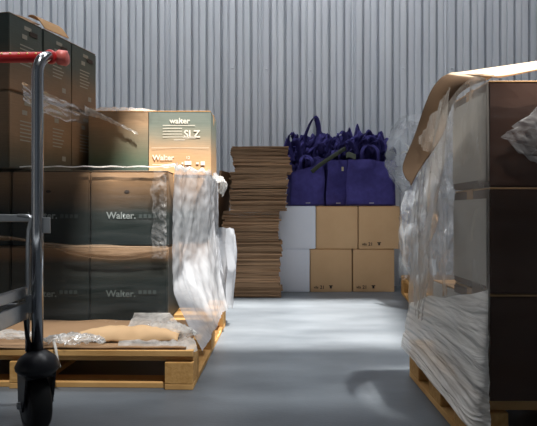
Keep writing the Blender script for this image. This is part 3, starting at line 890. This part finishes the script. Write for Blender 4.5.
crumpled('crumpled navy tote bag filling the top of the right tote, end nearest the clear plastic', (X4(381), 4.82, HB + 0.02), (0.24, 0.13, 0.22), 10.1,
         [loop(-0.03, 0.18, 0.27, 0.06, -0.05, -0.02), loop(0.05, 0.15, 0.24, 0.05, 0.0, 0.02)])

# ------------------------------------------------------------------ right stack
RW = RD = 0.288; RH = 0.286
gR = 'shaded cartons shrouded in film on the right pallet'
X0 = 0.592; Y0 = 1.51
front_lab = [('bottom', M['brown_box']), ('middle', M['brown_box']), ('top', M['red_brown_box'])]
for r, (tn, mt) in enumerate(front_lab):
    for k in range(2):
        c = make_carton('carton', 'shade-darkened brown film-wrapped carton, %s tier, right stack, %s' % (tn, ('at the aisle corner', 'set away from the aisle')[k]), RW, RD, RH,
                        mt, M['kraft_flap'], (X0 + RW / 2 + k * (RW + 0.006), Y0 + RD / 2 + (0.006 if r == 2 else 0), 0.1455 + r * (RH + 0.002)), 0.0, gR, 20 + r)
        if k == 0:
            bm = bmesh.new()
            x = -RW / 2 - 0.0052
            for q in range(7):
                zz = RH * (0.75 - q * 0.055)
                bm.faces.new([bm.verts.new(p) for p in ((x, -0.07, zz), (x, 0.06 - 0.012 * (q % 3), zz), (x, 0.06 - 0.012 * (q % 3), zz + 0.004), (x, -0.07, zz + 0.004))])
            link('print', bm, M['pale_ink'], c)
            bm = bmesh.new()
            abox(bm, (-RW / 2 - 0.0056, -RD / 2 + 0.01, 0.02), (-RW / 2 - 0.0046, RD / 2 - 0.01, RH - 0.03))
            link('side_sleeve', bm, M['grey_box'], c)['label'] = 'pale grey carton side'
for k in range(2):
    make_carton('carton', 'low carton under the film skirt behind the right stack, %s' % ('at the aisle side', 'set away from the aisle')[k], RW, RD, RH * 0.9, M['grey_box'], M['kraft_flap'],
                (X0 + 0.02 + RW / 2 + k * (RW + 0.006), Y0 + RD * 1.5 + 0.012, 0.1455), 0.0, gR, 30)

# big cardboard sheet lying over the top, drooping on the aisle side
ZR = 0.1455 + 3 * (RH + 0.002) + 0.004
prof_f = [(-0.165, 1.70, 0.735), (-0.105, 1.80, 0.80), (-0.03, 1.83, 0.90), (-0.006, 1.83, 0.98), (0.012, 1.78, 1.030), (0.045, 1.64, ZR + 0.028), (0.10, 1.54, ZR + 0.022), (0.60, 1.52, ZR + 0.12)]
prof_b = [(-0.160, 1.72, 0.740), (-0.155, 1.84, 0.80), (-0.105, 1.88, 0.91), (-0.065, 1.89, 1.02), (-0.030, 1.90, 1.085), (0.015, 1.90, 1.120), (0.10, 1.90, 1.132), (0.60, 1.88, 1.20)]
def cat(P, u):
    n = len(P) - 1; f = u * n; i = min(int(f), n - 1); s = f - i
    p0, p1, p2, p3 = (Vector(P[max(i - 1, 0)]), Vector(P[i]), Vector(P[i + 1]), Vector(P[min(i + 2, n)]))
    return 0.5 * ((2 * p1) + (p2 - p0) * s + (2 * p0 - 5 * p1 + 4 * p2 - p3) * s * s + (3 * p1 - p0 - 3 * p2 + p3) * s ** 3)
def f_sheet(u, v):
    p = cat(prof_f, u).lerp(cat(prof_b, u), v)
    return (p.x + X0, p.y, p.z)
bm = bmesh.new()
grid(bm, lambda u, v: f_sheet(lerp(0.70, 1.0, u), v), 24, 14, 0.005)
o = link('cardboard_cover', bm, M['sunlit_board'], None, True)
tag(o, 'cardboard cover coloured as sunlit on the right stack, one shade-darkened flap drooping toward the aisle', 'cardboard cover')
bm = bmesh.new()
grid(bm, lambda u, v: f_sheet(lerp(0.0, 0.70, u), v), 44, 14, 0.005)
link('flap', bm, M['shaded_flap'], o, True)['label'] = 'bent flap darkened for shade'

# film around the right stack
t = thing('stretch_film', 'wrinkled translucent stretch film shrouding the right stack and skirting its pallet', 'plastic film', (0.6, 1.8, 0.146))
inv = Vector(t.location)
TOPL = [(0.586, 1.494, 1.000), (0.577, 1.500, 1.010), (0.574, 1.58, 1.03), (0.560, 1.66, 1.01), (0.545, 1.74, 0.97), (0.530, 1.84, 0.90)]
MIDL = [(0.588, 1.493, 0.58), (0.580, 1.500, 0.58), (0.576, 1.60, 0.58), (0.572, 1.75, 0.56), (0.566, 1.90, 0.55), (0.560, 2.05, 0.52)]
LOWL = [(0.590, 1.490, 0.30), (0.580, 1.497, 0.30), (0.575, 1.66, 0.30), (0.572, 1.84, 0.30), (0.566, 2.02, 0.29), (0.560, 2.2, 0.27)]
BOTL = [(0.580, 1.440, 0.090), (0.532, 1.46, 0.098), (0.536, 1.62, 0.104), (0.540, 1.84, 0.108), (0.546, 2.05, 0.112), (0.550, 2.262, 0.116)]
RAILS = (TOPL, MIDL, LOWL, BOTL)
def rside(u, v, out=0.0):
    p = cat([cat(r, u) for r in RAILS], v)
    w = 0.004 * nz((u * 3 + v * 1, v * 3, 2)) + 0.0015 * ridge((u * 5, v * 6 - u * 3, 5))
    w += (0.006 * ridge((u * 1.2 - v * 2, v * 16 + u * 2, 9)) + 0.003 * ridge((u * 2, v * 40 + u * 5, 3))) * min(1, max(0, v - 0.45) * 4)
    return (p.x - w - 0.004 - out, p.y - (w + 0.004 + out) * max(0, 1 - u * 5), p.z)
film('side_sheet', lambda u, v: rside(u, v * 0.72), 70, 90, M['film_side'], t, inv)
def f_skirt(u, v):
    v0 = 0.55 - 0.10 * (1 - u) + 0.06 * u + 0.02 * nz((u * 6, 0, 3))
    return rside(u, lerp(v0, 1, v), 0.006)
film('skirt', f_skirt, 80, 110, M['film_skirt'], t, inv)
def f_rfront(u, v):
    x = lerp(0.577, 1.19, u); z = lerp(0.125, 0.985, v)
    y = 1.498 - 0.03 * max(0, 1 - v * 9) ** 0.5 * 0.6 - 0.003 * ridge((x * 9, z * 4, 3)) - 0.002 * nz((x * 14, z * 25, 3))
    return (x, y, z)
film('front_sheet', f_rfront, 70, 90, M['film_clear'], t, inv)
def f_patch(u, v):
    x = lerp(lerp(0.625, 0.665, v) + 0.02 * nz((v * 4, 1, 2)) - 0.03 * math.sin(v * 3.1) * (1 - v), 0.84, u)
    zt = lerp(0.885, 0.962, min(1, u * 2.2)) + 0.008 * nz((u * 8, 2, 5)); zb = lerp(0.845, 0.775, min(1, u * 2.5)) + 0.012 * nz((u * 9, 7, 1))
    z = lerp(zb, zt, v)
    e = math.sin(min(1, u * 1.5) * PI * 0.5) * math.sin(v * PI)
    y = 1.494 - 0.006 * e - (0.006 * ridge((u * 5 + v * 3, v * 1.2 - u * 2, 6)) + 0.005 * ridge((u * 12 + v * 6, v * 3, 2))) * (0.2 + e)
    return (x, y, z)
film('glare_patch', f_patch, 50, 44, M['film_glare'], t, inv)  # pale patch standing for glare on the front film
# bunched folds up the aisle corner and over the rear edge
def f_fold(u, v):
    b = cat(TOPL, 0.55 + 0.45 * u)
    z = lerp(b.z, 0.20, v)
    x = lerp(b.x, 0.590, v ** 1.3) - 0.014 - 0.016 * ridge((u * 3, v * 2.5, 4)) - 0.010 * ridge((u * 8, v * 5, 7))
    return (x, lerp(b.y, 2.05 + 0.18 * u, v ** 0.9), z)
film('loose_fold', f_fold, 40, 80, M['film_side'], t, inv)

# ------------------------------------------------------------------ plastic on the back pallet
t = thing('plastic_sheeting', 'crumpled heap of clear plastic sheeting knotted and standing on the back pallet', 'plastic sheeting', (1.1, 3.95, 0.146))
inv = Vector(t.location)
def f_bag(x0, y0, rx, ry, z0, z1, seed, bulge):
    def fn(u, v):
        a = u * 2 * PI
        k = bulge(v)
        n = 1 + 0.20 * ridge((math.cos(a) * 1.6 + seed, math.sin(a) * 1.6, v * 2.2)) + 0.10 * ridge((math.cos(a) * 4, math.sin(a) * 4 + seed, v * 6))
        return (x0 + rx * k * n * math.cos(a), y0 + ry * k * n * math.sin(a), lerp(z0, z1, v) + 0.03 * nz((math.cos(a) * 2, math.sin(a) * 2, seed)) * math.sin(v * PI))
    return fn
film('lower_bag', f_bag(1.14, 3.95, 0.145, 0.30, 0.150, 0.90, 2.0, lambda v: 0.35 + 0.85 * math.sin(min(1, 0.12 + v * 0.9) * PI * 0.92) ** 0.8), 90, 70, M['film_bag'], t, inv)
film('upper_bag', f_bag(1.19, 4.30, 0.23, 0.25, 0.80, 1.38, 6.0, lambda v: 0.45 + 0.6 * math.sin((0.1 + v * 0.78) * PI)), 80, 56, M['film_bag'], t, inv)
def f_hang(u, v):
    x = lerp(0.895, 1.05, u) - 0.045 * v * (1 - u); y = lerp(3.80, 3.72, u)
    z = lerp(0.80, 0.20 + 0.20 * abs(u - 0.15), v)
    return (x + 0.022 * ridge((u * 4, v * 3, 2)), y - 0.03 * ridge((u * 5 + v, v * 2, 7)), z)
film('hanging_sheet', f_hang, 40, 60, M['film_bag'], t, inv)
bm = bmesh.new()
kx, ky, kz = 1.015, 4.05, 1.09
for a, l in ((0.3, 0.09), (2.2, 0.07), (3.4, 0.10), (4.6, 0.06), (5.5, 0.08)):
    tube(bm, [Vector((kx, ky, kz)) - inv, Vector((kx + math.cos(a) * l * 0.5, ky - 0.02, kz + math.sin(a) * l * 0.5 + 0.01)) - inv, Vector((kx + math.cos(a) * l, ky - 0.03, kz + math.sin(a) * l)) - inv], 0.006, 7, radii=[0.010, 0.006, 0.003])
link('knot', bm, M['film_rope'], t, True)
# board under it
bm = bmesh.new()
Rm = Matrix.Translation((px3, py3, 0)) @ Matrix.Rotation(r3, 4, 'Z')
grid(bm, lambda u, v: Rm @ Vector((lerp(-0.49, 0.45, u), lerp(-0.50, 0.52, v), 0.150 + 0.002 * nz((u * 5, v * 5, 0)) + 0.001)), 12, 12, 0.004)
o = link('cardboard_slip', bm, M['flap_sheet'])
tag(o, 'flat cardboard slip on the back pallet under the crumpled clear plastic', 'cardboard sheet')

# ------------------------------------------------------------------ trolley
TX, TY = -0.684, 1.67
t = thing('platform_trolley', 'chrome-framed trolley with red push handle and black swivel wheel at the left edge', 'trolley', (TX, TY, 0))
base = Vector((TX, TY, 0))
TXL = -1.30
def L(p): return Vector(p) - base
for s, x in ((0, TX), (1, TXL)):
    bm = bmesh.new()
    pts = [(x, TY, 0.235), (x, TY, 0.6), (x, TY, 1.062)]
    for i in range(1, 9):
        a = i / 8 * PI / 2
        pts.append((x + (0.016 if s == 0 else -0.016) * (1 - math.cos(a)), TY + 0.062 * (1 - math.cos(a)), 1.062 + 0.066 * math.sin(a)))
    pts.append((pts[-1][0], TY + 0.075, 1.128))
    tube(bm, [L(p) for p in pts], 0.0165, 18)
    link('post', bm, M['chrome'], t, True)
    sx = -1 if s == 0 else 1
    bm = bmesh.new()     # inner tube that bends down from the cross rail
    xi = x + sx * 0.028
    ip = [(xi - 0.002, TY, 0.24), (xi, TY, 0.40), (xi, TY, 0.555), (xi + 0.004 * -sx, TY - 0.004, 0.60), (xi + 0.012 * -sx, TY - 0.004, 0.632), (xi + 0.004 * -sx, TY - 0.002, 0.640), (xi + sx * 0.03, TY, 0.641)]
    tube(bm, [L(p) for p in ip], 0.0065, 12)
    link('inner_tube', bm, M['steel'], t, True)
    bm = bmesh.new()     # weld plate between the tubes
    abox(bm, [c for c in L((min(x, xi) - 0.004, TY - 0.008, 0.355))], [c for c in L((max(x, xi), TY + 0.008, 0.408))], 0.001)
    link('weld_plate', bm, M['steel'], t)
    bm = bmesh.new()
    abox(bm, L((x - 0.012 if s else x + 0.006, TY + 0.004, 0.590)), L((x - 0.006 if s else x + 0.036, TY + 0.010, 0.637)) if not s else L((x - 0.001, TY + 0.010, 0.637)), 0.002)
    link('hook_plate', bm, M['steel'], t)
bm = bmesh.new()
abox(bm, L((TXL + 0.03, TY - 0.006, 0.624)), L((TX - 0.022, TY + 0.008, 0.646)), 0.003)
link('cross_rail', bm, M['steel'], t)
bm = bmesh.new()
yb_, zb_ = TY + 0.075, 1.132
tube(bm, [L((TXL + 0.0, yb_, zb_ - 0.004)), L((TX + 0.03, yb_, zb_))], 0.0165, 18)
grip = link('handle_bar', bm, M['red'], t, True); grip['label'] = 'red plastic push bar'
bm = bmesh.new()
for i in range(22):
    x = TX - 0.030 - i * 0.0262
    lathe(bm, [(0.0032, 0), (0.0032, 0.001), (0.0015, 0.002)], 8, Matrix.Translation(L((x, yb_ - 0.0145, zb_ + 0.0075))) @ Matrix.Rotation(math.radians(62), 4, 'X'))
link('yellow_pip', bm, M['pale_yellow'], grip)  # row of small raised pale yellow dots along the bar
bm = bmesh.new()
lathe(bm, [(0.018, 0), (0.021, 0.003), (0.021, 0.016), (0.018, 0.02)], 20, Matrix.Translation(L((TX + 0.016, TY + 0.048, 1.128))) @ Matrix.Rotation(-PI / 2, 4, 'X'))
link('collar', bm, M['red'], t, True)
bm = bmesh.new()
tube(bm, [L((TX + 0.028, yb_, zb_)), L((TX + 0.034, yb_, zb_)), L((TX + 0.058, yb_ + 0.004, zb_ - 0.003)), L((TX + 0.062, yb_ + 0.004, zb_ - 0.003))], 0.02, 18, radii=[0.017, 0.023, 0.0235, 0.018])
link('end_cap', bm, M['pink'], t, True)
# deck frame: two levels of rails that run toward the viewer
for x in (TX - 0.034, TXL + 0.034):
    for (z0, z1, wd, nm) in ((0.338, 0.388, 0.022, 'deck_rail'), (0.402, 0.432, 0.018, 'guard_rail')):
        bm = bmesh.new(); abox(bm, L((x - wd / 2, 0.82, z0)), L((x + wd / 2, TY - 0.006, z1)), 0.003)
        link(nm, bm, M['steel'], t)
for y in (0.83, TY - 0.02):
    bm = bmesh.new(); abox(bm, L((TXL + 0.045, y - 0.011, 0.340)), L((TX - 0.045, y + 0.011, 0.386)), 0.003)
    link('cross_member', bm, M['steel'], t)
bm = bmesh.new(); abox(bm, L((TXL + 0.046, 0.842, 0.366)), L((TX - 0.046, TY - 0.032, 0.384)), 0.002)
link('deck', bm, M['black'], t)
bm = bmesh.new(); tube(bm, [L((TX - 0.036, TY, 0.338)), L((TX - 0.030, TY - 0.004, 0.29)), L((TX - 0.012, TY - 0.004, 0.235))], 0.006, 8)
link('brace', bm, M['black'], t, True)
# swivel caster
def caster(x, y, rz):
    e = bpy.data.objects.new('caster', None); COL.objects.link(e); e.parent = t; e.location = L((x, y, 0)); e.rotation_euler = (0, 0, rz)
    bm = bmesh.new()
    lathe(bm, [(0.018, 0.245), (0.030, 0.240), (0.052, 0.222), (0.063, 0.200), (0.062, 0.190), (0.050, 0.176), (0.040, 0.170)], 32)
    link('swivel_head', bm, M['black'], e, True)
    bm = bmesh.new()
    for s in (-1, 1):
        pr = [(-0.050, 0.185), (0.046, 0.185), (0.040, 0.14), (0.034, 0.085), (0.016, 0.062), (-0.006, 0.066), (-0.030, 0.11)]
        a = [bm.verts.new((s * 0.037, py_ + 0.012, pz)) for py_, pz in pr]
        b = [bm.verts.new((s * 0.043, py_ + 0.012, pz)) for py_, pz in pr]
        bm.faces.new(a); bm.faces.new(b[::-1])
        for i in range(len(pr)):
            j = (i + 1) % len(pr)
            bm.faces.new((a[i], a[j], b[j], b[i]))
    abox(bm, (-0.043, -0.038, 0.168), (0.043, 0.058, 0.186), 0.003)
    link('fork', bm, M['black'], e)
    bm = bmesh.new()
    R0 = Matrix.Translation((0, 0.022, 0.083)) @ Matrix.Rotation(PI / 2, 4, 'Y')
    lathe(bm, [(0.055, -0.028), (0.074, -0.028), (0.081, -0.020), (0.083, 0.0), (0.081, 0.020), (0.074, 0.028), (0.055, 0.028)], 40, R0)
    link('tyre', bm, M['rubber'], e, True)
    bm = bmesh.new()
    lathe(bm, [(0.02, -0.031), (0.054, -0.0295), (0.054, 0.0295), (0.02, 0.031)], 30, R0)
    link('wheel_core', bm, M['grey_core'], e, True)
    bm = bmesh.new()
    lathe(bm, [(0.008, -0.052), (0.011, -0.050), (0.011, 0.050), (0.008, 0.052)], 10, R0)
    link('axle_bolt', bm, M['steel'], e, True)
caster(TX, TY, math.radians(38))
caster(TXL, TY, math.radians(-10))
caster(TX - 0.034, 0.87, math.radians(30)); caster(TXL + 0.034, 0.87, math.radians(5))
for x in (TX - 0.034, TXL + 0.034):
    bm = bmesh.new(); tube(bm, [L((x, 0.87, 0.245)), L((x, 0.87, 0.338))], 0.016, 14)
    link('caster_stem', bm, M['steel'], t, True)

# ------------------------------------------------------------------ light
w = bpy.data.worlds.new('overcast_daylight'); sc.world = w; w.use_nodes = True
bg = w.node_tree.nodes['Background']; bg.inputs[0].default_value = (0.72, 0.85, 1.0, 1); bg.inputs[1].default_value = 0.05
sun = bpy.data.lights.new('sun', 'SUN'); sun.energy = 19.0; sun.angle = math.radians(2.2); sun.color = (1.0, 0.95, 0.88)
so = bpy.data.objects.new('sun', sun); COL.objects.link(so); so.rotation_euler = SUN.to_track_quat('-Z', 'Y').to_euler()
def area(name, loc, sx, sy, power, color, target):
    l = bpy.data.lights.new(name, 'AREA'); l.shape = 'RECTANGLE'; l.size = sx; l.size_y = sy; l.energy = power; l.color = color
    o = bpy.data.objects.new(name, l); COL.objects.link(o); o.location = loc
    o.rotation_euler = (Vector(target) - Vector(loc)).to_track_quat('-Z', 'Y').to_euler()
area('ceiling_fill', (-0.3, 3.15, 5.35), 5.5, 0.9, 215, (0.95, 0.97, 1.0), (-0.1, 4.4, 0))  # added fill lamp for the wall and the back cartons
area('ceiling_fill', (-1.2, 1.75, 5.35), 4.0, 0.7, 18, (0.95, 0.97, 1.0), (0.0, 2.4, 0))  # weaker added fill for the fronts of the left stack
area('rear_fill', (-1.0, -2.9, 2.0), 3.0, 3.0, 1.5, (0.85, 0.92, 1.0), (0, 4, 1.0))  # dim fill lamp added behind the camera

# ------------------------------------------------------------------ camera
cam = bpy.data.cameras.new('camera'); cam.sensor_width = 36; cam.lens = 36 * 564 / 537; cam.clip_start = 0.02
co = bpy.data.objects.new('camera', cam); COL.objects.link(co)
co.location = (0, 0, 0.65); co.rotation_euler = (PI / 2, 0, 0)
sc.camera = co
sc.view_settings.view_transform = 'Standard'; sc.view_settings.look = 'None'
sc.view_settings.gamma = 1; sc.view_settings.use_curve_mapping = False
sc.view_settings.exposure = 0.12
